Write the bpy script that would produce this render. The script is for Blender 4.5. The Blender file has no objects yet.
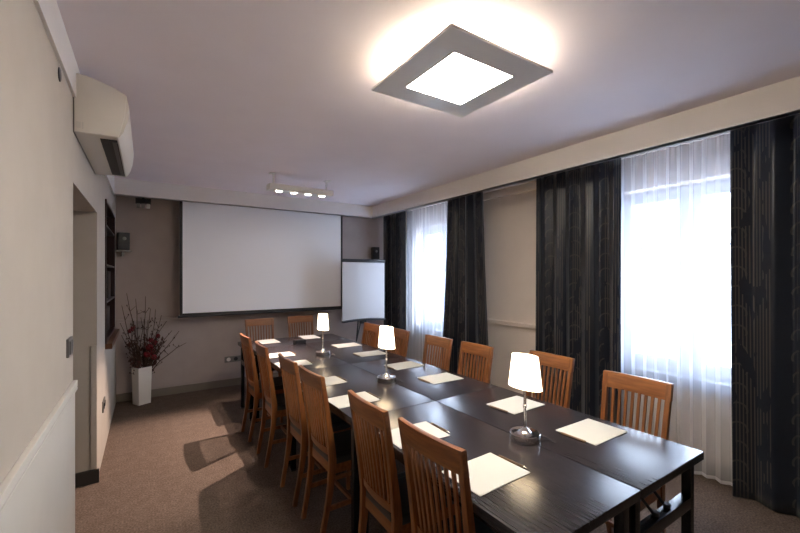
import bpy, bmesh, math, random
from mathutils import Vector, Matrix
random.seed(7)
PI = math.pi
scene = bpy.context.scene
COL = scene.collection

# ------------------------------------------------------------------ materials
def mat(name, color=(.8, .8, .8), rough=.5, metal=0.0, spec=.5, emit=None, estr=0.0, coat=0.0):
    m = bpy.data.materials.new(name); m.use_nodes = True
    b = m.node_tree.nodes['Principled BSDF']
    b.inputs['Base Color'].default_value = (*color, 1)
    b.inputs['Roughness'].default_value = rough
    b.inputs['Metallic'].default_value = metal
    b.inputs['Specular IOR Level'].default_value = spec
    b.inputs['Coat Weight'].default_value = coat
    if emit:
        b.inputs['Emission Color'].default_value = (*emit, 1)
        b.inputs['Emission Strength'].default_value = estr
    return m
def N(m, t, **kw):
    n = m.node_tree.nodes.new(t)
    for k, v in kw.items(): setattr(n, k, v)
    return n
def lk(m, a, b): m.node_tree.links.new(a, b)
def P(m): return m.node_tree.nodes['Principled BSDF']
def ramp(m, stops):
    r = N(m, 'ShaderNodeValToRGB')
    while len(r.color_ramp.elements) < len(stops): r.color_ramp.elements.new(.5)
    for e, (p, c) in zip(r.color_ramp.elements, stops): e.position = p; e.color = (*c, 1)
    return r
def noise_mat(name, c0, c1, scale, rough=.8, bump=0.0, bscale=None, stretch=(1, 1, 1), dist=.002, detail=4, spec=.3, lo=.35, hi=.65):
    m = mat(name, c0, rough, spec=spec)
    tc = N(m, 'ShaderNodeTexCoord'); mp = N(m, 'ShaderNodeMapping'); mp.inputs['Scale'].default_value = stretch
    nz = N(m, 'ShaderNodeTexNoise'); nz.inputs['Scale'].default_value = scale; nz.inputs['Detail'].default_value = detail
    lk(m, tc.outputs['Object'], mp.inputs['Vector']); lk(m, mp.outputs[0], nz.inputs['Vector'])
    r = ramp(m, [(lo, c0), (hi, c1)]); lk(m, nz.outputs['Fac'], r.inputs[0]); lk(m, r.outputs[0], P(m).inputs['Base Color'])
    if bump:
        n2 = N(m, 'ShaderNodeTexNoise'); n2.inputs['Scale'].default_value = bscale or scale; n2.inputs['Detail'].default_value = 3
        lk(m, mp.outputs[0], n2.inputs['Vector'])
        b = N(m, 'ShaderNodeBump'); b.inputs['Strength'].default_value = bump; b.inputs['Distance'].default_value = dist
        lk(m, n2.outputs['Fac'], b.inputs['Height']); lk(m, b.outputs[0], P(m).inputs['Normal'])
    return m

M = {}
M['wall'] = noise_mat('wall_paint', (.45, .40, .345), (.47, .42, .365), 6, .75, .08, 260, dist=.001)
M['wall_far'] = noise_mat('far_wall_paint', (.43, .36, .33), (.45, .38, .35), 6, .75, .08, 260, dist=.001)
M['wall_right'] = noise_mat('window_wall_paint', (.82, .71, .61), (.84, .73, .63), 6, .75, .08, 260, dist=.001)  # wall colour lightened to stand in for stronger daylight on this side
M['wainscot'] = noise_mat('wainscot_paint', (.60, .57, .53), (.62, .59, .55), 5, .6, .05, 200, dist=.001)
M['ceiling'] = noise_mat('ceiling_paint', (.83, .76, .80), (.85, .78, .82), 4, .85, .08, 220, dist=.001)
M['cornice'] = noise_mat('cornice_paint', (.72, .68, .66), (.74, .70, .68), 4, .7)
M['skirting'] = mat('skirting_paint', (.20, .165, .13), .5)
M['dark_skirting'] = mat('dark_skirting', (.03, .028, .026), .4)
M['carpet'] = noise_mat('carpet_pile', (.078, .056, .044), (.20, .147, .118), 95, .95, .6, 420, dist=.004, detail=6, spec=.1, lo=.3, hi=.7)
# a second, larger mottling on the carpet
_m = M['carpet']; _tc = N(_m, 'ShaderNodeTexCoord'); _n = N(_m, 'ShaderNodeTexNoise'); _n.inputs['Scale'].default_value = 14
lk(_m, _tc.outputs['Object'], _n.inputs['Vector'])
_mx = N(_m, 'ShaderNodeMix'); _mx.data_type = 'RGBA'; _mx.blend_type = 'MULTIPLY'; _mx.inputs[0].default_value = 1
_r = ramp(_m, [(.35, (.86, .85, .84)), (.65, (1, 1, 1))]); lk(_m, _n.outputs['Fac'], _r.inputs[0])
_src = [l for l in _m.node_tree.links if l.to_socket == P(_m).inputs['Base Color']][0].from_socket
lk(_m, _src, _mx.inputs[6]); lk(_m, _r.outputs[0], _mx.inputs[7]); lk(_m, _mx.outputs[2], P(_m).inputs['Base Color'])
M['chair'] = noise_mat('chair_wood', (.165, .056, .017), (.28, .100, .030), 9, .34, .06, 30, stretch=(6, 6, .6), spec=.5)
M['chair_h'] = noise_mat('chair_wood_crossgrain', (.18, .061, .018), (.30, .108, .032), 9, .34, .06, 30, stretch=(6, .6, 6), spec=.5)
M['seat'] = noise_mat('seat_leather', (.020, .023, .024), (.032, .036, .038), 60, .38, .15, 200, spec=.5)
M['table'] = noise_mat('table_laminate', (.015, .013, .016), (.034, .028, .032), 16, .25, 0, 24, stretch=(9, .6, 9), spec=.38, dist=.0006)
M['table_x'] = noise_mat('table_laminate_crossgrain', (.015, .013, .016), (.034, .028, .032), 16, .25, 0, 24, stretch=(.6, 9, 9), spec=.38, dist=.0006)
M['tleg'] = mat('black_table_leg', (.012, .012, .014), .25)
M['chrome'] = mat('chrome', (.78, .76, .74), .12, 1.0)
M['shade'] = mat('lamp_shade', (.9, .85, .75), .6, emit=(1.0, .80, .55), estr=2.4)
M['paper'] = mat('paper', (.56, .55, .51), .9)
M['pen'] = mat('pen_wood', (.16, .09, .04), .3)
M['pentip'] = mat('pen_tip', (.55, .5, .42), .25, 1.0)
M['white_plastic'] = mat('white_plastic', (.74, .71, .68), .4)
M['ac'] = mat('ac_plastic', (.70, .66, .60), .42)
M['black'] = mat('black_plastic', (.012, .011, .012), .4)
M['grey'] = mat('grey_metal', (.22, .21, .20), .35, .7)
M['dgrey'] = mat('dark_grey_plastic', (.025, .024, .026), .5)
M['screen'] = mat('screen_fabric', (.93, .92, .93), .85)
M['flipwhite'] = mat('flip_board', (.58, .57, .58), .6)
M['pvc'] = mat('window_frame_paint', (.68, .72, .80), .4)
M['panel_lit'] = mat('light_diffuser', (.9, .9, .9), .5, emit=(1.0, .92, .80), estr=30.0)
M['halo'] = mat('light_side_strip', (.9, .9, .9), .5, emit=(1.0, .90, .70), estr=16.0)
M['spot_lit'] = mat('spot_lens', (.9, .9, .9), .5, emit=(1.0, .90, .78), estr=22.0)
M['vase'] = mat('white_ceramic', (.80, .76, .70), .3)
M['twig'] = noise_mat('twig_bark', (.045, .025, .018), (.09, .05, .035), 60, .8)
M['flower'] = noise_mat('red_petal', (.10, .008, .010), (.20, .014, .018), 40, .6)
M['leafdark'] = noise_mat('dried_leaf', (.05, .018, .014), (.10, .03, .022), 40, .7)
M['cabinet'] = noise_mat('cabinet_wood', (.022, .012, .012), (.036, .018, .016), 10, .3, stretch=(6, 6, .6))
M['cab_in'] = mat('cabinet_back', (.030, .022, .024), .5)
M['cab_bar'] = mat('cabinet_shelf_edge', (.06, .055, .055), .4)
M['ledge'] = noise_mat('ledge_wood', (.075, .030, .016), (.12, .05, .026), 10, .4, stretch=(6, .6, 6))
M['dark_sill'] = mat('dark_sill_stone', (.05, .06, .075), .35)
M['sill'] = mat('sill_paint', (.60, .60, .60), .4)
M['ground'] = noise_mat('snowy_ground', (.45, .48, .52), (.62, .64, .68), 1.2, .9)
M['house'] = mat('pale_render', (.55, .53, .50), .85)
M['roof'] = mat('roof_tiles', (.22, .20, .21), .8)
M['glassdark'] = mat('house_window', (.10, .11, .13), .2)

# window glass
g = mat('window_glass', (1, 1, 1), .02); M['glass'] = g
g.node_tree.nodes.remove(P(g))
_t = N(g, 'ShaderNodeBsdfTransparent'); _t.inputs[0].default_value = (.95, .97, 1, 1)
_g = N(g, 'ShaderNodeBsdfGlossy'); _g.inputs['Roughness'].default_value = .02
_x = N(g, 'ShaderNodeMixShader'); _x.inputs[0].default_value = .06
_o = [n for n in g.node_tree.nodes if n.type == 'OUTPUT_MATERIAL'][0]
lk(g, _t.outputs[0], _x.inputs[1]); lk(g, _g.outputs[0], _x.inputs[2]); lk(g, _x.outputs[0], _o.inputs[0])

# cabinet glass: slightly tinted
# sheer cloth
s = mat('sheer_cloth', (1, 1, 1), 1); M['sheer'] = s
s.node_tree.nodes.remove(P(s))
_uv = N(s, 'ShaderNodeUVMap'); _sep = N(s, 'ShaderNodeSeparateXYZ'); lk(s, _uv.outputs[0], _sep.inputs[0])
_t = N(s, 'ShaderNodeBsdfTransparent')
_tr = N(s, 'ShaderNodeBsdfTranslucent'); _tr.inputs[0].default_value = (.56, .59, .69, 1)
_d = N(s, 'ShaderNodeBsdfDiffuse'); _d.inputs[0].default_value = (.95, .93, .90, 1)
_m1 = N(s, 'ShaderNodeMixShader'); _m1.inputs[0].default_value = .5
lk(s, _tr.outputs[0], _m1.inputs[1]); lk(s, _d.outputs[0], _m1.inputs[2])
_lt = N(s, 'ShaderNodeMath', operation='LESS_THAN'); _lt.inputs[1].default_value = .025; lk(s, _sep.outputs[1], _lt.inputs[0])
_ad = N(s, 'ShaderNodeMath', operation='MULTIPLY_ADD'); _ad.inputs[1].default_value = .45; _lw = N(s, 'ShaderNodeLayerWeight'); _lw.inputs['Blend'].default_value = .5
_mp = N(s, 'ShaderNodeMath', operation='MULTIPLY_ADD'); _mp.inputs[1].default_value = .45; _mp.inputs[2].default_value = .38
lk(s, _lw.outputs['Facing'], _mp.inputs[0]); lk(s, _mp.outputs[0], _ad.inputs[2])
lk(s, _lt.outputs[0], _ad.inputs[0])
_m2 = N(s, 'ShaderNodeMixShader'); lk(s, _ad.outputs[0], _m2.inputs[0])
lk(s, _t.outputs[0], _m2.inputs[1]); lk(s, _m1.outputs[0], _m2.inputs[2])
_o = [n for n in s.node_tree.nodes if n.type == 'OUTPUT_MATERIAL'][0]; lk(s, _m2.outputs[0], _o.inputs[0])

# dark curtain with woven stripes and half-circle pattern (cloth coordinates)
c = mat('patterned_curtain_cloth', (.02, .018, .02), .36, spec=.35); M['drape'] = c
uv = N(c, 'ShaderNodeUVMap'); sp = N(c, 'ShaderNodeSeparateXYZ'); lk(c, uv.outputs[0], sp.inputs[0])
def mth(op, a, b=None, d=None):
    n = N(c, 'ShaderNodeMath', operation=op)
    for i, v in enumerate((a, b, d)):
        if v is None: continue
        if isinstance(v, (int, float)): n.inputs[i].default_value = v
        else: lk(c, v, n.inputs[i])
    return n.outputs[0]
U, V = sp.outputs[0], sp.outputs[1]
fine = mth('FRACT', mth('MULTIPLY', U, 52.0))
fineb = mth('LESS_THAN', fine, .36)
broad = mth('SINE', mth('MULTIPLY', U, 2 * PI / .34))
bandm = mth('GREATER_THAN', broad, -.35)
nzc = N(c, 'ShaderNodeTexNoise'); nzc.inputs['Scale'].default_value = 5; nzc.inputs['Detail'].default_value = 2
mpc = N(c, 'ShaderNodeMapping'); mpc.inputs['Scale'].default_value = (3, .8, 1); lk(c, uv.outputs[0], mpc.inputs[0]); lk(c, mpc.outputs[0], nzc.inputs[0])
nfac = mth('GREATER_THAN', nzc.outputs['Fac'], .43)
stripe = mth('MULTIPLY', mth('MULTIPLY', fineb, bandm), nfac)
# rings
ru = mth('SUBTRACT', mth('FRACT', mth('MULTIPLY', U, 1 / .34)), .5)
rv = mth('SUBTRACT', mth('FRACT', mth('MULTIPLY', V, 1 / .13)), .5)
rr = mth('SQRT', mth('ADD', mth('POWER', mth('MULTIPLY', mth('ABSOLUTE', ru), 2.6), 2.0), mth('POWER', mth('ABSOLUTE', rv), 2.0)))
ring = mth('LESS_THAN', mth('ABSOLUTE', mth('SUBTRACT', rr, .40)), .045)
ring = mth('MULTIPLY', ring, mth('GREATER_THAN', rv, -.15))
fac = mth('MAXIMUM', mth('MULTIPLY', stripe, .8), mth('MULTIPLY', mth('MULTIPLY', ring, nfac), .55))
rp = ramp(c, [(0, (.006, .010, .019)), (1, (.085, .073, .064))]); lk(c, fac, rp.inputs[0]); lk(c, rp.outputs[0], P(c).inputs['Base Color'])
P(c).inputs['Sheen Weight'].default_value = .15
bp = N(c, 'ShaderNodeBump'); bp.inputs['Strength'].default_value = .3; bp.inputs['Distance'].default_value = .002; lk(c, fac, bp.inputs['Height']); lk(c, bp.outputs[0], P(c).inputs['Normal'])

# ------------------------------------------------------------------ mesh helpers
class MB:
    def __init__(s): s.bm = bmesh.new()
    def box(s, x0, x1, y0, y1, z0, z1, bev=0, seg=2, mtx=None):
        b = bmesh.new(); bmesh.ops.create_cube(b, size=1)
        for v in b.verts: v.co = Vector(((x0 + x1) / 2 + v.co.x * (x1 - x0), (y0 + y1) / 2 + v.co.y * (y1 - y0), (z0 + z1) / 2 + v.co.z * (z1 - z0)))
        if bev: bmesh.ops.bevel(b, geom=b.edges[:], offset=bev, segments=seg, profile=.7, affect='EDGES')
        return s._add(b, mtx)
    def _add(s, b, mtx=None):
        if mtx: bmesh.ops.transform(b, matrix=mtx, verts=b.verts)
        me = bpy.data.meshes.new('t'); b.to_mesh(me); b.free(); s.bm.from_mesh(me); bpy.data.meshes.remove(me); return s
    def lathe(s, prof, c=(0, 0, 0), n=32, mtx=None):
        b = bmesh.new(); rings = []
        for r, z in prof:
            if r < 1e-6: rings.append([b.verts.new((c[0], c[1], c[2] + z))])
            else: rings.append([b.verts.new((c[0] + r * math.cos(2 * PI * i / n), c[1] + r * math.sin(2 * PI * i / n), c[2] + z)) for i in range(n)])
        for A, B in zip(rings, rings[1:]):
            for i in range(n):
                j = (i + 1) % n
                if len(A) == 1 and len(B) == 1: continue
                if len(A) == 1: b.faces.new((A[0], B[j], B[i]))
                elif len(B) == 1: b.faces.new((A[i], A[j], B[0]))
                else: b.faces.new((A[i], A[j], B[j], B[i]))
        bmesh.ops.recalc_face_normals(b, faces=b.faces)
        return s._add(b, mtx)
    def tube(s, pts, rad, n=10, mtx=None):
        pts = [Vector(p) for p in pts]; R = rad if isinstance(rad, (list, tuple)) else [rad] * len(pts)
        b = bmesh.new(); rings = []
        for i, p in enumerate(pts):
            t = (pts[min(i + 1, len(pts) - 1)] - pts[max(i - 1, 0)]).normalized()
            a = t.cross(Vector((0, 0, 1)) if abs(t.z) < .9 else Vector((1, 0, 0))).normalized(); q = t.cross(a)
            rings.append([b.verts.new(p + R[i] * (a * math.cos(2 * PI * k / n) + q * math.sin(2 * PI * k / n))) for k in range(n)])
        for A, B in zip(rings, rings[1:]):
            for i in range(n): b.faces.new((A[i], A[(i + 1) % n], B[(i + 1) % n], B[i]))
        b.faces.new(rings[0][::-1]); b.faces.new(rings[-1]); bmesh.ops.recalc_face_normals(b, faces=b.faces)
        return s._add(b, mtx)
    def sweep(s, secs, bev=0):
        """secs: list of 4-point rectangular sections"""
        b = bmesh.new(); rs = [[b.verts.new(p) for p in q] for q in secs]
        for A, B in zip(rs, rs[1:]):
            n = len(A)
            for i in range(n): b.faces.new((A[i], A[(i + 1) % n], B[(i + 1) % n], B[i]))
        b.faces.new(rs[0][::-1]); b.faces.new(rs[-1]); bmesh.ops.recalc_face_normals(b, faces=b.faces)
        if bev:
            es = [e for e in b.edges if not any(set(e.verts) <= set(r) for r in rs[1:-1])]
            bmesh.ops.bevel(b, geom=es, offset=bev, segments=2, profile=.7, affect='EDGES')
        return s._add(b)
    def prism(s, poly, y0, y1, bev=0):  # poly in x,z
        return s.sweep([[(x, y, z) for x, z in poly] for y in (y0, y1)], bev)
    def build(s, name, m, parent=None, smooth=True):
        me = bpy.data.meshes.new(name); s.bm.to_mesh(me); s.bm.free()
        o = bpy.data.objects.new(name, me); COL.objects.link(o)
        for mm in (m if isinstance(m, list) else [m]): me.materials.append(mm)
        if smooth:
            for p in me.polygons: p.use_smooth = True
            try: me.set_sharp_from_angle(angle=math.radians(35))
            except Exception: pass
        if parent: o.parent = parent
        return o
def tag(o, label, cat, group=None, kind=None):
    if label: o['label'] = label
    if cat: o['category'] = cat
    if group: o['group'] = group
    if kind: o['kind'] = kind
    return o
def thing(name, label, cat, loc=(0, 0, 0), rz=0, group=None):
    o = bpy.data.objects.new(name, None); COL.objects.link(o); o.empty_display_size = .1
    o.location = loc; o.rotation_euler = (0, 0, rz)
    return tag(o, label, cat, group)
def struct(name, mb, m, smooth=False):
    o = mb.build(name, m, smooth=smooth); o['kind'] = 'structure'; return o
def dup(o, parent=None):
    c = o.copy(); COL.objects.link(c)
    if parent: c.parent = parent
    for ch in [k for k in bpy.data.objects if k.parent == o]: dup(ch, c)
    return c

# ------------------------------------------------------------------ room numbers (metres)
XL, XR, Y0, YF = -.30, 3.58, -1.6, 5.66
ZC, ZB = 2.548, 2.370
OP0, OP1, OPZ = 2.46, 3.56, 1.955
CB0, CB1, CBZ0, CBZ1 = 4.21, 5.33, .90, 2.165
# floor, ceiling
struct('floor', MB().box(-1.7, 3.9, Y0 - .1, YF + .1, -.1, 0), M['carpet'])
struct('ceiling', MB().box(-1.7, 3.9, Y0 - .1, YF + .1, ZC, ZC + .1), M['ceiling'])
w = MB()
w.box(XL - .12, XL, Y0, OP0, 0, ZC)
w.box(XL - .30, XL, OP1, CB0, 0, ZC).box(XL - .30, XL, CB0, CB1, 0, CBZ0).box(XL - .30, XL, CB0, CB1, CBZ1, ZC).box(XL - .30, XL, CB1, YF, 0, ZC)
w.box(XL - .30, XL - .24, CB0, CB1, CBZ0, CBZ1)
w.box(XL - .30, XL, OP0, OP1, OPZ, ZC)
w.box(XL - 1.4, XL - .3, OP1, OP1 + .1, 0, ZC).box(XL - 1.4, XL - .12, OP0 - .1, OP0, 0, ZC).box(XL - 1.4, XL - 1.3, OP0, OP1, 0, ZC)
w.box(XL - 1.3, XL - .3, OP0, OP1, OPZ, OPZ + .05)
struct('wall_left', w, M['wall'])
struct('wall_far', MB().box(XL - .3, XR + .3, YF, YF + .1, 0, ZC), M['wall_far'])
struct('wall_back', MB().box(XL - .3, XR + .3, Y0 - .1, Y0, 0, ZC), M['wall'])
WZ0, WZ1 = .69, 2.24
WIN = [(.80, 1.91), (3.90, 5.01)]
w = MB(); ys = [Y0] + [v for a in WIN for v in a] + [YF]
for i in range(0, len(ys), 2): w.box(XR, XR + .26, ys[i], ys[i + 1], 0, ZC)
for a, b in WIN: w.box(XR, XR + .26, a, b, 0, WZ0).box(XR, XR + .26, a, b, WZ1, ZC)
struct('wall_right', w, M['wall_right'])

# bulkheads (dropped fascia round the room)
struct('trim_1', MB().box(2.876, 2.936, Y0, 5.16, ZB, ZC).box(2.868, 2.944, Y0, 5.152, ZB, ZB + .020, .004), M['cornice'])
struct('trim_2', MB().box(XL, 2.936, 5.16, 5.22, ZB, ZC).box(XL, 2.944, 5.152, 5.228, ZB, ZB + .020, .004), M['cornice'])
struct('trim_3', MB().box(XL, XL + .012, Y0, 5.16, ZB, ZC), M['cornice'])
# wainscot and chair rails
def rail(mb, x0, x1, y0, y1, z):
    mb.box(x0, x1, y0, y1, z - .02, z + .012, .004).box(x0 if x1 - x0 > .05 else x0, x1, y0, y1, z - .034, z - .022, .003)
w = MB().box(XL, XL + .008, Y0, OP0 + .0, .10, .965)
struct('wainscot_trim_4', w, M['wainscot'])
w = MB(); rail(w, XL, XL + .018, Y0, OP0, .975); struct('trim_5', w, M['wainscot'])
w = MB().box(XL - .035, XL, OP1 - .012, OP1, .10, .99, .002)
struct('trim_6', w, M['wall'])
w = MB(); rail(w, XL, XR, YF - .02, YF, .96); struct('trim_7', w, M['wall_far'])
w = MB()
for a, b in ((Y0, .70), (2.0, 3.82), (5.1, YF)): rail(w, XR - .035, XR, a, b, .945)
w.box(XR - .03, XR, 2.0, 3.82, 2.44, 2.48, .004)
struct('trim_8', w, M['wall_right'])
struct('baseboard_far', MB().box(XL, XR, YF - .018, YF, 0, .095, .004), M['skirting'])
struct('baseboard_right', MB().box(XR - .016, XR, Y0, YF, 0, .09, .004), M['skirting'])
w = MB().box(XL, XL + .016, Y0, OP0, 0, .09, .004); struct('baseboard_left', w, M['wainscot'])
w = MB().box(XL - 1.3, XL + .014, OP1 - .022, OP1, 0, .095, .004); struct('baseboard_passage', w, M['dark_skirting'])

# windows
for wi, (a, b) in enumerate(WIN):
    root = bpy.data.objects.new('window_%d' % (wi + 1), None); COL.objects.link(root); root.location = (XR + .19, (a + b) / 2, WZ0); root['kind'] = 'structure'
    A, B, H = a - (a + b) / 2, b - (a + b) / 2, WZ1 - WZ0
    f = MB()
    f.box(-.035, .035, A, A + .05, 0, H, .004).box(-.035, .035, B - .05, B, 0, H, .004).box(-.035, .035, A + .05, B - .05, 0, .05, .004).box(-.035, .035, A + .05, B - .05, H - .05, H, .004)
    f.box(-.038, .035, -.028, .028, .05, H - .05, .004)
    f.build('window_frame', M['pvc'], root)
    for (p, q) in ((A + .052, -.030), (.030, B - .052)):
        sm = MB(); t = .055
        sm.box(-.05, .02, p, p + t, .052, H - .052, .006).box(-.05, .02, q - t, q, .052, H - .052, .006)
        sm.box(-.05, .02, p + t, q - t, .052, .052 + t, .006).box(-.05, .02, p + t, q - t, H - .052 - t, H - .052, .006)
        sm.box(-.04, .01, p + t, q - t, 1.035, 1.065, .004)
        so = sm.build('sash', M['pvc'], root)
        MB().box(-.012, -.006, p + t - .005, q - t + .005, .10, H - .10).build('pane', M['glass'], so)
    MB().box(-.26, -.191, A - .04, B + .04, -.065, .012, .004).box(-.191, -.055, A, B, 0, .012).build('window_sill', M['dark_sill'], root)
    pt = bpy.data.lights.new('daylight_portal', 'AREA'); pt.shape = 'RECTANGLE'; pt.size = b - a; pt.size_y = H
    pt.cycles.is_portal = True
    po = bpy.data.objects.new('daylight_portal', pt); COL.objects.link(po); po.location = (XR + .25, (a + b) / 2, (WZ0 + WZ1) / 2)
    po.rotation_euler = Vector((-1, 0, 0)).to_track_quat('-Z', 'Y').to_euler()

# outside
struct('ground', MB().box(4.4, 60, -30, 50, -.6, -.5), M['ground'])

# ------------------------------------------------------------------ curtains
def cloth(name, m, x, y0, y1, z0, z1, label, cat, group, period=.115, amp=.035, flare=0.0, squeeze=0.0, thick=.004, uvy0=0.0, seed=0, lean=(0, 0), fine=0.0):
    rnd = random.Random(seed); Ny = max(60, int((y1 - y0) / period * 14)); Nz = 26
    bm = bmesh.new(); uvl = bm.loops.layers.uv.new('UVMap'); grid = []; us = []
    ph = rnd.random() * 6; ps = [rnd.uniform(0, 6) for _ in range(4)]
    full = 0; prev = None; ul = []
    def pos(i, k):
        s_ = i / Ny; h = k / Nz
        yy = y0 + (y1 - y0) * s_
        w_ = 1 + flare * (1 - h) ** 1.5 - squeeze * math.exp(-((h - .45) / .25) ** 2)
        yc = (y0 + y1) / 2
        y = yc + (yy - yc) * w_ + lean[0] * (1 - h) ** 1.6
        f_ = 2 * PI * yy / period + ph + .8 * math.sin(yy * 7 + ps[0])
        a = amp * (.75 + .25 * math.sin(yy * 11 + ps[1])) * (.75 + .35 * (1 - h))
        xx = x + a * math.sin(f_ + .25 * math.sin(3 * h + ps[2])) + .3 * a * math.sin(.5 * f_ + ps[3] + h) + lean[1] * (1 - h) ** 1.6
        y += .25 * a * math.sin(2 * f_)
        if h > .94: xx += fine * math.sin(2 * PI * yy / .03)
        return Vector((xx, y, z0 + (z1 - z0) * h))
    for i in range(Ny + 1):
        p = pos(i, Nz // 2)
        if prev is not None: full += (p - prev).length
        prev = p; ul.append(full); grid.append([bm.verts.new(pos(i, k)) for k in range(Nz + 1)])
    for i in range(Ny):
        for k in range(Nz):
            fc = bm.faces.new((grid[i][k], grid[i + 1][k], grid[i + 1][k + 1], grid[i][k + 1])); fc.smooth = True
            for lp, (a, b) in zip(fc.loops, ((i, k), (i + 1, k), (i + 1, k + 1), (i, k + 1))):
                lp[uvl].uv = (ul[a], (z1 - z0) * b / Nz)
    me = bpy.data.meshes.new(name); bm.to_mesh(me); bm.free(); me.materials.append(m)
    o = bpy.data.objects.new(name, me); COL.objects.link(o)
    if thick:
        sd = o.modifiers.new('s', 'SOLIDIFY'); sd.thickness = thick; sd.offset = 0
    return tag(o, label, cat, group)
dg = 'dark patterned curtains beside the windows'
cloth('curtain', M['drape'], 3.30, -.05, .965, .012, 2.50, 'dark striped curtain right of the near window, at the right edge of the photo', 'curtain', dg, period=.17, amp=.04, seed=3, squeeze=.0, lean=(0, .04))
cloth('curtain', M['drape'], 3.32, 1.71, 2.53, .012, 2.50, 'dark curtain left of the near window, between it and the bare wall panel', 'curtain', dg, period=.13, amp=.035, seed=4)
cloth('curtain', M['drape'], 3.32, 3.28, 3.93, .012, 2.50, 'dark curtain right of the far window, flaring out towards the floor', 'curtain', dg, period=.13, amp=.035, flare=.45, squeeze=.0, seed=5)
cloth('curtain', M['drape'], 3.32, 4.95, 5.56, .012, 2.50, 'dark curtain in the far corner behind the flip chart', 'curtain', dg, period=.12, amp=.035, seed=6)
sg = 'sheer white curtains over the windows'
cloth('sheer_curtain', M['sheer'], 3.44, .93, 1.86, .015, 2.50, 'sheer white curtain over the near window', 'curtain', sg, period=.085, amp=.028, thick=0, seed=11, fine=.004)
cloth('sheer_curtain', M['sheer'], 3.44, 3.84, 5.06, .015, 2.50, 'sheer white curtain over the far window', 'curtain', sg, period=.085, amp=.028, thick=0, seed=12, fine=.004)
r_ = MB().box(3.28, 3.36, -.5, 5.6, 2.505, ZC, .004).box(3.41, 3.47, -.5, 5.6, 2.505, ZC, .004)
tag(r_.build('curtain_track', M['white_plastic']), 'white double curtain track on the ceiling behind the fascia', 'curtain track')

# ------------------------------------------------------------------ tables
TX0, TXC, TX1, TY0, TY1, TZ = .905, 1.452, 1.999, .673, 4.674, .745
def make_table(L, W, name='conference_table', m='table'):
    """long side along y, origin at the floor under the centre"""
    t = thing(name, '', 'table')
    MB().box(-W / 2 + .0022, W / 2 - .0022, -L / 2 + .0018, L / 2 - .0018, TZ - .034, TZ, .0012).build('tabletop', M[m], t)
    l = .018; ix, iy = W / 2 - .040, L / 2 - .048
    for sx in (-1, 1):
        for sy in (-1, 1):
            lo = MB().box(sx * ix - l, sx * ix + l, sy * iy - l, sy * iy + l, .012, TZ - .034, .003).build('leg', M['tleg'], t)
            MB().box(sx * ix - l - .002, sx * ix + l + .002, sy * iy - l - .002, sy * iy + l + .002, 0, .014, .003).build('foot', M['black'], lo)
    for sy in (-1, 1):
        MB().box(-ix + l, ix - l, sy * iy - .020, sy * iy + .020, .505, .555, .003).build('crossbar', M['tleg'], t)
        MB().box(-ix + l, ix - l, sy * iy - .012, sy * iy + .012, TZ - .070, TZ - .034, .003).build('end_rail', M['tleg'], t)
        for k in (-.05, .05):
            b = MB().tube([(k, sy * (iy - .004), .55), (k - .07, sy * (iy - .10), TZ - .036)], .006, 8)
            b.lathe([(0, 0), (.013, 0), (.013, .02), (0, .02)], (k, sy * (iy - .004), .55), 12).build('folding_strut', M['black'], t)
    for sx in (-1, 1):
        MB().box(sx * ix - .010, sx * ix + .010, -iy + l, iy - l, TZ - .069, TZ - .034, .003).build('side_rail', M['tleg'], t)
    return t
SE = 1.16
tl = [[('dark wood table nearest the camera, on the side by the left chairs'), ('dark wood table nearest the camera, on the window side')],
      [('middle dark wood table of the left-hand run'), ('middle dark wood table of the window-side run')],
      [('dark wood table under the two farthest left-side chairs'), ('dark wood table under the two farthest window-side chairs')]]
t0 = None
for r in range(3):
    for s_ in range(2):
        t = make_table(SE, .547) if t0 is None else dup(t0)
        t0 = t0 or t
        t.location = ((TX0 + TXC) / 2 if s_ == 0 else (TXC + TX1) / 2, TY0 + SE * (r + .5), 0)
        tag(t, tl[r][s_], 'table', 'dark tables pushed together into one')
te = make_table(TX1 - .862, TY1 - TY0 - 3 * SE)
te.location = ((TX1 + .862) / 2, (TY0 + 3 * SE + TY1) / 2, 0); te.rotation_euler.z = PI / 2
tag(te, 'dark wood table set crosswise at the far end by the screen', 'table', 'dark tables pushed together into one')

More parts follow.
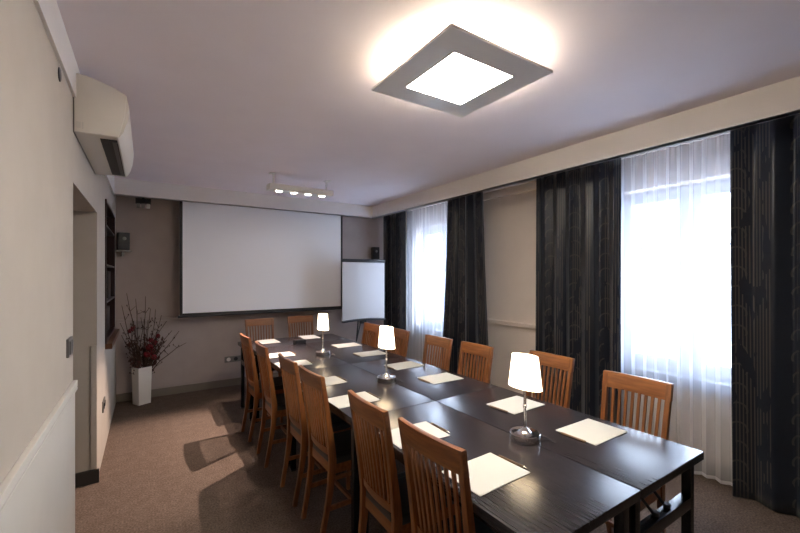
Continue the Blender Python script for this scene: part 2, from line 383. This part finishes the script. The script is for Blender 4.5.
# ------------------------------------------------------------------ chairs
CH = .94
def make_chair():
    t = thing('dining_chair', '', 'chair')
    # local +x points to the table, origin under the backrest
    def px(z):  # back post line
        if z < .46: return -.006 + .062 * math.sin(PI * .5 * z / .46) ** 1.15
        h = (z - .46) / (CH - .46); return .056 - .070 * h ** 1.2
    zs = [0, .08, .16, .24, .32, .40, .46, .53, .60, .68, .76, .84, CH - .004]
    def hw(z): return .138 + .026 * (z / CH)
    for s in (-1, 1):
        secs = []
        for z in zs:
            x = px(z); d = .013 + .008 * math.exp(-((z - .45) / .2) ** 2); yo = s * hw(z); q = .0125
            secs.append([(x - d, yo - q, z), (x + d, yo - q, z), (x + d, yo + q, z), (x - d, yo + q, z)])
        MB().sweep(secs, .003).build('leg', M['chair'], t, smooth=True)
    def bow(y, W): return -.014 * (1 - (y / W) ** 2)
    def hrail(z0, z1, th, W, name, dx=0, nb=9):
        secs = []
        for i in range(nb):
            y = -W + 2 * W * i / (nb - 1); b = bow(y, W) + dx
            secs.append([(px(z0) + b - th, y, z0), (px(z0) + b + th, y, z0), (px(z1) + b + th, y, z1), (px(z1) + b - th, y, z1)])
        return MB().sweep(secs, .003).build(name, M['chair_h'], t)
    hrail(CH - .088, CH, .011, hw(CH) + .0135, 'top_rail')
    hrail(.475, .515, .009, hw(.5) - .011, 'lower_rail')
    nS = 8
    for i in range(nS):
        W0, W1 = hw(.5) - .02, hw(CH) - .02
        u = -1 + 2 * (i + .75) / (nS + .5)
        secs = []
        for z in (.51, .58, .65, .72, .79, CH - .085):
            k = (z - .51) / .33; W = W0 + (W1 - W0) * k; y = u * W
            x = px(z) + bow(y, hw(z)) ; q = .0068; d = .005
            secs.append([(x - d, y - q, z), (x + d, y - q, z), (x + d, y + q, z), (x - d, y + q, z)])
        MB().sweep(secs).build('back_slat', M['chair'], t)
    for s in (-1, 1):
        y = s * .148
        MB().sweep([[(x0 - w_, y - w_, z), (x0 + w_, y - w_, z), (x0 + w_, y + w_, z), (x0 - w_, y + w_, z)] for z, w_, x0 in ((0, .011, .372), (.41, .0155, .366), (.435, .0155, .366))], .002).build('leg', M['chair'], t)
        MB().box(.066, .354, s * .146 - .009, s * .146 + .009, .375, .43, .002).build('seat_rail', M['chair_h'], t)
        MB().box(.040, .362, s * .143 - .008, s * .143 + .008, .17, .195, .002).build('stretcher', M['chair_h'], t)
    MB().box(.358, .376, -.134, .134, .375, .43, .002).build('seat_rail', M['chair_h'], t)
    MB().box(.046, .062, -.125, .125, .375, .43, .002).build('seat_rail', M['chair_h'], t)
    MB().box(.180, .197, -.136, .136, .172, .192, .002).build('stretcher', M['chair_h'], t)
    MB().box(.044, .386, -.120, .120, .428, .470, .014, 4).box(.074, .388, -.163, .163, .428, .468, .014, 4).build('seat', M['seat'], t)
    return t
chair0 = make_chair(); used = [False]
def place(x, y, rz, label, group):
    c = chair0 if not used[0] else dup(chair0); used[0] = True
    c.location = (x, y, 0); c.rotation_euler = (0, 0, rz); tag(c, label, 'chair', group)
    return c
R = math.radians
# left row
LY = [1.10, 1.54, 2.19, 2.62, 3.245, 3.80]; LXs = [.855, .84, .82, .812, .79, .78]
ll = ['slat-back wooden chair nearest the camera in the left row',
      'slat-back wooden chair second from the camera in the left row',
      'slat-back wooden chair third from the camera in the left row',
      'slat-back wooden chair fourth from the camera in the left row',
      'slat-back wooden chair in the left row, next to last before the screen',
      'slat-back wooden chair at the screen end of the left row, by the table corner']
for x, y, l, rz in zip(LXs, LY, ll, (2, -1, 1, 0, -1, 1)): place(x, y, R(rz), l, 'wooden chairs along the left of the table')
RY = [1.075, 1.71, 2.29, 2.755, 3.355, 3.90]; RXs = [2.25, 2.385, 2.23, 2.21, 2.18, 2.16]
rl = ['orange-brown slat-back chair nearest the camera on the window side, before the near sheer curtain',
      'orange-brown slat-back chair right behind the near table lamp, on the window side',
      'orange-brown slat-back chair in front of the bare wall panel between the windows',
      'orange-brown slat-back chair in front of the flared dark curtain, window side',
      'orange-brown slat-back chair right behind the middle table lamp, on the window side',
      'orange-brown slat-back chair beneath the flip chart, farthest on the window side']
for x, y, l, rz in zip(RXs, RY, rl, (181, 179, 180, 182, 178, 180)): place(x, y, R(rz), l, 'wooden chairs along the window side of the table')
place(1.215, 5.14, R(-90), 'slat-back chair at the head of the table, left of the two below the screen', 'wooden chairs at the far head of the table')
place(1.765, 5.18, R(-90), 'slat-back chair at the head of the table, right of the two below the screen', 'wooden chairs at the far head of the table')

# ------------------------------------------------------------------ papers and pens
def sheet_stack():
    t = thing('paper_stack', '', 'paper')
    b = MB()
    for k in range(3):
        b.box(-.137, .137, -.100, .100, .0012 * k, .0012 * k + .0011, 0, mtx=Matrix.Rotation(R((0, .8, -.5)[k]), 4, 'Z'))
    b.build('paper_sheets', M['paper'], t, smooth=False)
    return t
def make_pen():
    t = thing('pen', '', 'pen')
    rot = Matrix.Rotation(PI / 2, 4, 'Y')
    MB().lathe([(0, -.072), (.0042, -.070), (.0046, .045), (.0040, .05)], n=10, mtx=Matrix.Translation((0, 0, .0048)) @ rot).build('barrel', M['pen'], t)
    MB().lathe([(.0040, .05), (.001, .066), (0, .067)], n=10, mtx=Matrix.Translation((0, 0, .0048)) @ rot).build('tip', M['pentip'], t)
    return t
ps0, pn0 = sheet_stack(), make_pen(); first = [True]
def setting(x, y, rz, where, pen=True, group='writing paper'):
    a = ps0 if first[0] else dup(ps0)
    a.location = (x, y, TZ); a.rotation_euler.z = rz
    tag(a, 'white writing paper ' + where, 'paper', 'writing paper laid at each seat')
    if pen:
        p = pn0 if first[0] else dup(pn0)
        off = Matrix.Rotation(rz, 4, 'Z') @ Vector((.146, -.012, 0))
        p.location = (x + off.x, y + off.y, TZ); p.rotation_euler.z = rz + R(-88)
        tag(p, 'slim brown pen by the paper ' + where, 'pen', 'pens laid beside the paper')
    first[0] = False
wl = ['before the chair nearest the camera, left side', 'before the second chair of the left row', 'before the third chair of the left row',
      'before the fourth chair of the left row', 'before the next to last chair of the left row', 'before the farthest chair of the left row']
for y, l, dz, x_ in zip((1.06, 1.50, 2.12, 2.58, 3.25, 3.68), wl, (2, -2, 1, 3, -2, 0), (1.085, 1.062, 1.045, 1.045, 1.045, 1.04)): setting(x_, y, R(dz), l)
wr = ['right of the near lamp, at the near window-side corner', 'just behind the near lamp on the window side', 'before the chair by the bare wall panel',
      'before the chair by the flared dark curtain', 'left of the middle lamp on the window side', 'beneath the flip chart, farthest on the window side']
for y, l, dz in zip((1.06, 1.52, 2.21, 2.69, 3.27, 3.80), wr, (180, 182, 179, 181, 178, 180)): setting(1.80, y, R(dz), l)
setting(1.16, 4.50, R(-90), 'at the far head of the table, left seat', pen=False)
setting(1.66, 4.55, R(-92), 'at the far head of the table, right seat', pen=False)
# small black box
bx = thing('desk_box', 'small black box on the far end of the table', 'box', (1.42, 4.20, TZ), R(8))
MB().box(-.06, .06, -.035, .035, 0, .038, .004).build('body', M['black'], bx)
MB().box(-.057, .057, -.032, .032, .038, .0415, .0015).build('lid', M['dgrey'], bx)

# ------------------------------------------------------------------ table lamps
def make_lamp():
    t = thing('table_lamp', '', 'lamp')
    MB().lathe([(0, 0), (.067, 0), (.068, .003), (.068, .033), (.066, .035), (.03, .038), (.022, .044), (.010, .058), (0, .058)], n=48).build('base', M['chrome'], t)
    MB().lathe([(0, .05), (.0062, .05), (.0062, .145), (.0085, .148), (.0085, .158), (.0062, .161), (.0062, .235), (.012, .238), (.012, .262), (0, .262)], n=20).build('stem', M['chrome'], t)
    EL = Matrix.Diagonal((.0465, .0875, 1, 1))
    sh = MB().lathe([(.985, .24), (1, .2405), (.78, .386), (.765, .386), (.985, .24)], n=56, mtx=EL).build('lamp_shade', M['shade'], t)
    fr = MB().lathe([(.0095, .253), (.012, .253), (.012, .257), (.0095, .257), (.0095, .253)], n=16)
    for k in (-1, 1): fr.tube([(0, k * .011, .255), (0, k * .083, .255)], .0012, 6)
    fr.build('shade_ring', M['chrome'], sh)
    MB().lathe([(0, .262), (.012, .264), (.021, .285), (.023, .305), (.016, .325), (0, .334)], n=20).build('bulb', M['shade'], t)
    c = MB().tube([(.06, -.035, .016), (.08, -.05, .010), (.085, -.07, .0035), (.080, -.10, .0035)], .0028, 8).build('cord', M['black'], t)
    return t
lp = make_lamp()
for i, (x, y, l) in enumerate(((1.455, 1.175, 'lit chrome table lamp nearest the camera'), (1.43, 2.36, 'lit chrome table lamp in the middle of the long table'), (1.40, 3.47, 'lit chrome table lamp farthest away, below the screen'))):
    o = lp if i == 0 else dup(lp)
    o.location = (x, y, TZ); o.rotation_euler.z = R(0)
    tag(o, l, 'lamp', 'lit table lamps down the middle of the table')

# ------------------------------------------------------------------ ceiling lights
cl = thing('ceiling_light', 'square flat white ceiling light with glowing centre', 'light', (1.297, 1.455, ZC))
s, q = .315, .185
fr = MB(); z0, z1 = -.088, -.076
fr.box(-s, s, -s, -q, z0, z1, .001).box(-s, s, q, s, z0, z1, .001).box(-s, -q, -q, q, z0, z1, .001).box(q, s, -q, q, z0, z1, .001)
fr.build('light_frame', M['white_plastic'], cl, smooth=False)
MB().box(-q + .001, q - .001, -q + .001, q - .001, -.084, -.078, .001).build('diffuser', M['panel_lit'], cl, smooth=False)
MB().box(-.20, .20, -.20, .20, -.072, -.0, .001).build('housing', M['white_plastic'], cl, smooth=False)
b = MB()
for a in range(4): b.box(-.18, .18, .201, .212, -.062, -.022, mtx=Matrix.Rotation(PI / 2 * a, 4, 'Z'))
b.build('glow_strip', M['halo'], cl, smooth=False)

sb = thing('spotlight_bar', 'white suspended bar with four round spots near the screen', 'light', (1.385, 4.05, ZC))
MB().box(-.345, .345, -.065, .065, -.175, -.115, .004).build('housing', M['white_plastic'], sb)
for sx in (-1, 1): MB().box(sx * .29 - .008, sx * .29 + .008, -.008, .008, -.116, -.004, .002).box(sx * .30 - .03, sx * .30 + .03, -.04, .04, -.006, 0, .002).build('hanger', M['white_plastic'], sb)
for k in range(4):
    x = -.235 + .157 * k
    r1 = MB().lathe([(.032, -.1745), (.044, -.1745), (.044, -.181), (.040, -.182), (.032, -.179), (.032, -.1745)], (x, 0, 0), 28).build('spot_ring', M['chrome'], sb)
    MB().lathe([(0, -.1755), (.032, -.1755), (.032, -.1785), (0, -.1785)], (x, 0, 0), 28).build('spot_lens', M['spot_lit'], r1)
    L = bpy.data.lights.new('spot_beam', 'SPOT'); L.energy = 130 if k == 2 else 16; L.color = (1, .78, .66); L.spot_size = R(52 if k == 2 else 62); L.spot_blend = .6; L.shadow_soft_size = .012
    lo = bpy.data.objects.new('spot_beam', L); COL.objects.link(lo); lo.location = (1.385 + x, 4.05, ZC - .20)
    if k == 2: lo.rotation_euler = (Vector((.30, 3.78, 0)) - lo.location).to_track_quat('-Z', 'Y').to_euler()

# ------------------------------------------------------------------ projection screen
ps = thing('projection_screen', 'large white pull-down projection screen on the far wall', 'screen', (1.42, 5.42, 0))
MB().box(-1.08, 1.08, -.002, .002, 1.005, 2.50).build('black_border', M['black'], ps, smooth=False)
MB().box(-1.05, 1.05, -.0045, -.0025, 1.03, 2.44).build('screen_surface', M['screen'], ps, smooth=False)
MB().lathe([(0, -1.10), (.014, -1.10), (.014, 1.10), (0, 1.10)], n=16, mtx=Matrix.Translation((0, 0, .992)) @ Matrix.Rotation(PI / 2, 4, 'Y')).build('bottom_bar', M['dgrey'], ps)
MB().box(-1.12, 1.12, -.045, .045, 2.455, ZC, .006).build('roller_case', M['white_plastic'], ps)

# ------------------------------------------------------------------ flip chart
fc = thing('flip_chart', 'white flip chart on a tripod in the far corner', 'flip chart', (2.70, 5.10, 0), R(0))
MB().box(-.35, .35, -.006, .012, .84, 1.70, .004).build('board', M['flipwhite'], fc)
MB().box(-.353, .353, -.020, .012, 1.688, 1.735, .004).box(-.20, .20, -.026, -.018, 1.690, 1.705, .003).build('paper_clamp', M['dgrey'], fc)
tr = []
for i in range(13):
    u = -1 + i / 6; z = .835 - .018 * (1 - u * u) * -1 - .02
    tr.append([(u * .355, -.05, z), (u * .355, .012, z), (u * .355, .012, z + .03), (u * .355, -.05, z + .018)])
MB().sweep(tr).build('pen_tray', M['black'], fc)
MB().tube([(-.04, .03, .80), (-.33, -.12, .006)], .010).build('leg', M['black'], fc)
MB().tube([(.04, .03, .80), (.33, -.12, .006)], .010).build('leg', M['black'], fc)
MB().tube([(0, .035, 1.60), (0, .34, .006)], .010).build('leg', M['black'], fc)
MB().box(-.05, .05, .013, .05, .78, .86, .004).box(-.02, .02, .013, .045, 1.55, 1.65, .004).build('hinge_block', M['black'], fc)

# ------------------------------------------------------------------ speakers
def speaker(x, y, z, rz, label):
    t = thing('wall_speaker', label, 'speaker', (x, y, z), rz, 'small dark speakers on the far wall')
    MB().box(-.055, .055, -.05, .05, .02, .22, .006).build('cabinet', M['black'], t)
    MB().box(-.048, .048, -.055, -.050, .027, .213, .002).build('grille', M['black'], t)
    MB().lathe([(0, 0), (.018, 0), (.020, .004), (.012, .006), (0, .007)], n=20, mtx=Matrix.Translation((0, -.055, .15)) @ Matrix.Rotation(PI / 2, 4, 'X')).build('tweeter', M['grey'], t)
    MB().box(-.075, .075, -.065, .085, 0, .012, .003).build('bracket_shelf', M['grey'], t)
    MB().box(-.012, .012, .02, .085, -.05, 0, .003).build('bracket_arm', M['grey'], t)
    return t
speaker(-.225, 5.572, 1.775, R(12), 'small black speaker on a wall shelf beside the dark wall cabinet')
speaker(3.16, 5.572, 1.74, R(-8), 'small black speaker above the flip chart, beside the dark corner curtain')
em = thing('emergency_light', 'small dark fitting with clear lenses under the far fascia, left of the screen', 'fitting', (-.03, 5.40, ZB - .045))  # small emergency light fitting, modelled unlit
MB().box(-.075, .075, -.04, .04, .0, .06, .004).box(-.012, .012, -.012, .012, .06, ZC - ZB + .045, .002).build('body', M['black'], em)
for k in range(3):
    MB().box(-.065 + .048 * k, -.03 + .048 * k, -.036, .02, -.045, 0, .004).build('clear_lens', M['grey'] if k != 2 else M['white_plastic'], em)

# ------------------------------------------------------------------ air conditioner
ac = thing('air_conditioner', 'white wall-mounted air conditioner above the passage opening', 'air conditioner', (XL, 2.46, 2.205))
prof = [(.0, .285), (.05, .283), (.11, .268), (.17, .246), (.214, .225), (.224, .17), (.216, .09), (.200, .035), (.185, .01), (.178, .004), (.095, 0), (.0, 0)]
MB().prism(prof, .012, .958, 0).build('body', M['ac'], ac)
pc = [(.0, .287), (.05, .285), (.11, .270), (.17, .248), (.214, .226), (.206, .12), (.186, .03), (.177, .004), (.0, .0)]
MB().prism(pc, 0, .014, .002).build('end_cap', M['ac'], ac)
MB().prism(pc, .956, .970, .002).build('end_cap', M['ac'], ac)
MB().box(.100, .172, .06, .91, -.003, .004, .001).build('air_outlet', M['black'], ac)
MB().box(.150, .168, .08, .89, -.008, -.004, .001).build('louver', M['grey'], ac)
b = MB().box(.012, .030, -.0015, .001, .02, .05, 0).box(.034, .040, -.0015, .001, .018, .052); b.build('side_clip', M['wainscot'], ac)
MB().box(.0, .005, -.004, .96, -.004, .28, .001).build('shadow_gap_strip', M['grey'], ac)  # thin grey strip standing in for the shadow gap at the wall

# ------------------------------------------------------------------ wall cabinet
cb = thing('wall_cabinet', 'dark wood glazed cabinet set into the left wall before the far corner', 'cabinet', (XL, (CB0 + CB1) / 2, CBZ0))
h = (CB1 - CB0) / 2; Hh = CBZ1 - CBZ0; g_ = .003
f = MB().box(-.22, .010, -h + g_, -h + .03, g_, Hh - g_, .002).box(-.22, .010, h - .03, h - g_, g_, Hh - g_, .002).box(-.22, .010, -h + .03, h - .03, Hh - .03, Hh - g_, .002).box(-.22, .010, -h + .03, h - .03, g_, .03, .002)
f.build('frame', M['cabinet'], cb, smooth=False)
MB().box(-.225, -.215, -h + g_, h - g_, g_, Hh - g_).build('back_panel', M['cab_in'], cb, smooth=False)
for z in (.35, .68, 1.03):
    MB().box(-.21, .006, -h + .03, h - .03, z, z + .016, .002).build('shelf', M['cab_bar'], cb, smooth=False)
MB().box(.0, .050, -h, h, -.045, g_ - .001, .003).build('ledge', M['ledge'], cb, smooth=False)
MB().box(-.2, -.02, .10, .40, .36, .64, .01).box(-.2, -.02, -.40, -.10, .70, .96, .01).box(-.2, -.02, -.2, .3, .04, .28, .01).build('stored_folders', M['black'], cb)

# ------------------------------------------------------------------ small wall fittings
sw = thing('light_switch', 'grey metal light switch beside the passage opening', 'switch', (XL, 2.32, 1.17))
MB().box(0, .010, -.055, .055, -.042, .042, .003).build('plate', M['grey'], sw)
MB().box(.010, .014, -.040, -.002, -.030, .030, .002).build('rocker', M['grey'], sw)
MB().box(.010, .014, .002, .040, -.030, .030, .002).build('rocker', M['grey'], sw)
so = thing('wall_socket', 'grey socket low on the far part of the left wall', 'socket', (XL, 4.02, .43))
MB().box(0, .010, -.085, .085, -.045, .045, .003).build('plate', M['grey'], so)
for k in (-.042, .042): MB().lathe([(0, 0), (.024, 0), (.026, .003), (.020, .003), (.018, .001), (0, .001)], n=20, mtx=Matrix.Translation((.010, k, 0)) @ Matrix.Rotation(PI / 2, 4, 'Y')).build('outlet', M['dgrey'], so)
so = thing('wall_socket', 'long grey socket strip low on the far wall below the screen', 'socket', (1.02, YF, .36))
MB().box(-.14, .14, -.012, 0, -.04, .04, .003).build('plate', M['grey'], so)
for k in (-.09, 0, .09): MB().lathe([(0, 0), (.024, 0), (.026, .003), (.020, .003), (.018, .001), (0, .001)], n=20, mtx=Matrix.Translation((k, -.012, 0)) @ Matrix.Rotation(PI / 2, 4, 'X')).build('outlet', M['white_plastic'] if k < -.05 else M['dgrey'], so)
se = thing('wall_sensor', 'small black round sensor high on the left wall', 'sensor', (XL, 2.10, 2.325))
MB().lathe([(0, 0), (.028, 0), (.028, .003), (.022, .005), (0, .005)], n=24, mtx=Matrix.Rotation(PI / 2, 4, 'Y')).build('sensor_body', M['black'], se)

# ------------------------------------------------------------------ vase with branches
va = thing('vase', 'tall square white vase on the floor in the far left corner', 'vase', (-.045, 5.45, 0), R(28))
def sq(r, z): return [(-r, -r, z), (r, -r, z), (r, r, z), (-r, r, z)]
MB().sweep([sq(.066, 0), sq(.069, .2), sq(.074, .428), sq(.067, .428), sq(.058, .05)], 0).build('vase_body', M['vase'], va, smooth=False)
br = thing('branch_arrangement', 'dried dark branches with red flowers standing in the white vase', 'dried flowers', (-.045, 5.45, .055))
rnd = random.Random(5); tips = []
def branch(px, pz, py=0, n=9, r0=.009, wob=.015):
    p0 = Vector((rnd.uniform(-.03, .03), rnd.uniform(-.03, .03), 0)); tip = Vector((px, py, pz)); pts = []
    mid = Vector((p0.x * .5 + px * .12, py * .12, .38))
    for i in range(n):
        u = i / (n - 1); p = (1 - u) ** 2 * p0 + 2 * u * (1 - u) * mid + u * u * tip
        pts.append(p + Vector((rnd.uniform(-wob, wob), rnd.uniform(-wob, wob), rnd.uniform(-wob, wob) * .5)) * min(1, u * 2) * (u > .35))
    m_ = MB().tube(pts, [r0 * (1 - .7 * i / (n - 1)) for i in range(n)], 6)
    for i in range(n // 2 - 1, n - 1):
        for _ in range(2):
            d = Vector((rnd.uniform(-1, 1), rnd.uniform(-.6, .6), rnd.uniform(.3, 1.2))).normalized() * rnd.uniform(.03, .09)
            m_.tube([pts[i], pts[i] + d * .6, pts[i] + d], [.003, .0022, .0012], 5)
            if rnd.random() < .8: m_.lathe([(0, -.011), (.006, -.002), (.004, .008), (0, .012)], pts[i] + d, 6)
    m_.build('branch', M['twig'], br); return pts
spec = [(-.13, 1.19, 0), (-.20, 1.05, .0), (.03, 1.14, .02), (-.06, 1.12, .05), (.15, .98, 0), (.20, .92, -.05), (-.21, .84, .05), (-.20, .72, -.05), (.30, .72, 0),
        (.38, .70, .03), (.46, .56, 0), (.24, .84, .08), (.09, 1.0, -.08), (-.10, .95, -.1), (.06, .86, .1), (-.16, .62, .08), (.22, .62, -.1), (0, .9, 0)]
for a in spec: branch(a[0], a[1] + .05, a[2])
for _ in range(16):
    x_ = rnd.uniform(-.2, .26); branch(x_, rnd.uniform(.6, .98) - abs(x_) * .6, rnd.uniform(-.12, .12))
fl = [(-.105, .80, 0, .030), (.075, .60, -.04, .040), (.10, .54, 0, .040), (.05, .52, -.05, .036), (.13, .64, 0, .032), (.16, .72, 0, .026), (-.085, .84, -.02, .022), (.09, .68, -.02, .028), (.12, .48, -.05, .032)]
for x, z, y, r in fl:
    b = MB()
    for k in range(14):
        d = Vector((rnd.gauss(0, 1), rnd.gauss(0, 1), rnd.gauss(0, 1))).normalized()
        mtx = Matrix.Translation(Vector((x, y, z)) + d * r * .55) @ d.to_track_quat('Z', 'Y').to_matrix().to_4x4()
        b.lathe([(0, -r * .4), (r * .45, -r * .1), (r * .6, r * .25), (r * .35, r * .3), (0, r * .1)], n=8, mtx=mtx)
    b.build('flower', M['flower'], br)
for k in range(34):
    x, z = rnd.uniform(-.16, .20), rnd.uniform(.36, .70)
    x *= .5 + z * .8
    b = MB(); b.lathe([(0, -.03), (.012, -.005), (.008, .015), (0, .034)], n=6, mtx=Matrix.Translation((x, rnd.uniform(-.08, .08), z)) @ Matrix.Rotation(rnd.uniform(-1, 1), 4, 'Y') @ Matrix.Scale(.3, 4, Vector((0, 1, 0))))
    b.build('dried_leaf', M['leafdark'], br)

# ------------------------------------------------------------------ world (overcast daylight)
wd = bpy.data.worlds.new('World'); scene.world = wd; wd.use_nodes = True
bg = wd.node_tree.nodes['Background']; bg.inputs[0].default_value = (.74, .85, 1.0, 1); bg.inputs[1].default_value = 7.0

# ------------------------------------------------------------------ camera
cam = bpy.data.cameras.new('Camera'); co = bpy.data.objects.new('Camera', cam); COL.objects.link(co)
co.location = (0, 0, 1.5); co.rotation_euler = (PI / 2, 0, -.5796)
cam.sensor_width = 36; cam.lens = 387.457 * 36 / 800; cam.shift_y = 8.6 / 800; cam.clip_start = .02
scene.camera = co
scene.view_settings.view_transform = 'Standard'; scene.view_settings.look = 'None'
scene.view_settings.exposure = 1.82; scene.view_settings.gamma = 1.0; scene.view_settings.use_curve_mapping = False
scene.cycles.use_denoising = True
scene.cycles.max_bounces = 10; scene.cycles.diffuse_bounces = 6; scene.cycles.transparent_max_bounces = 16
scene.cycles.sample_clamp_indirect = 6.0; scene.cycles.caustics_reflective = False; scene.cycles.caustics_refractive = False
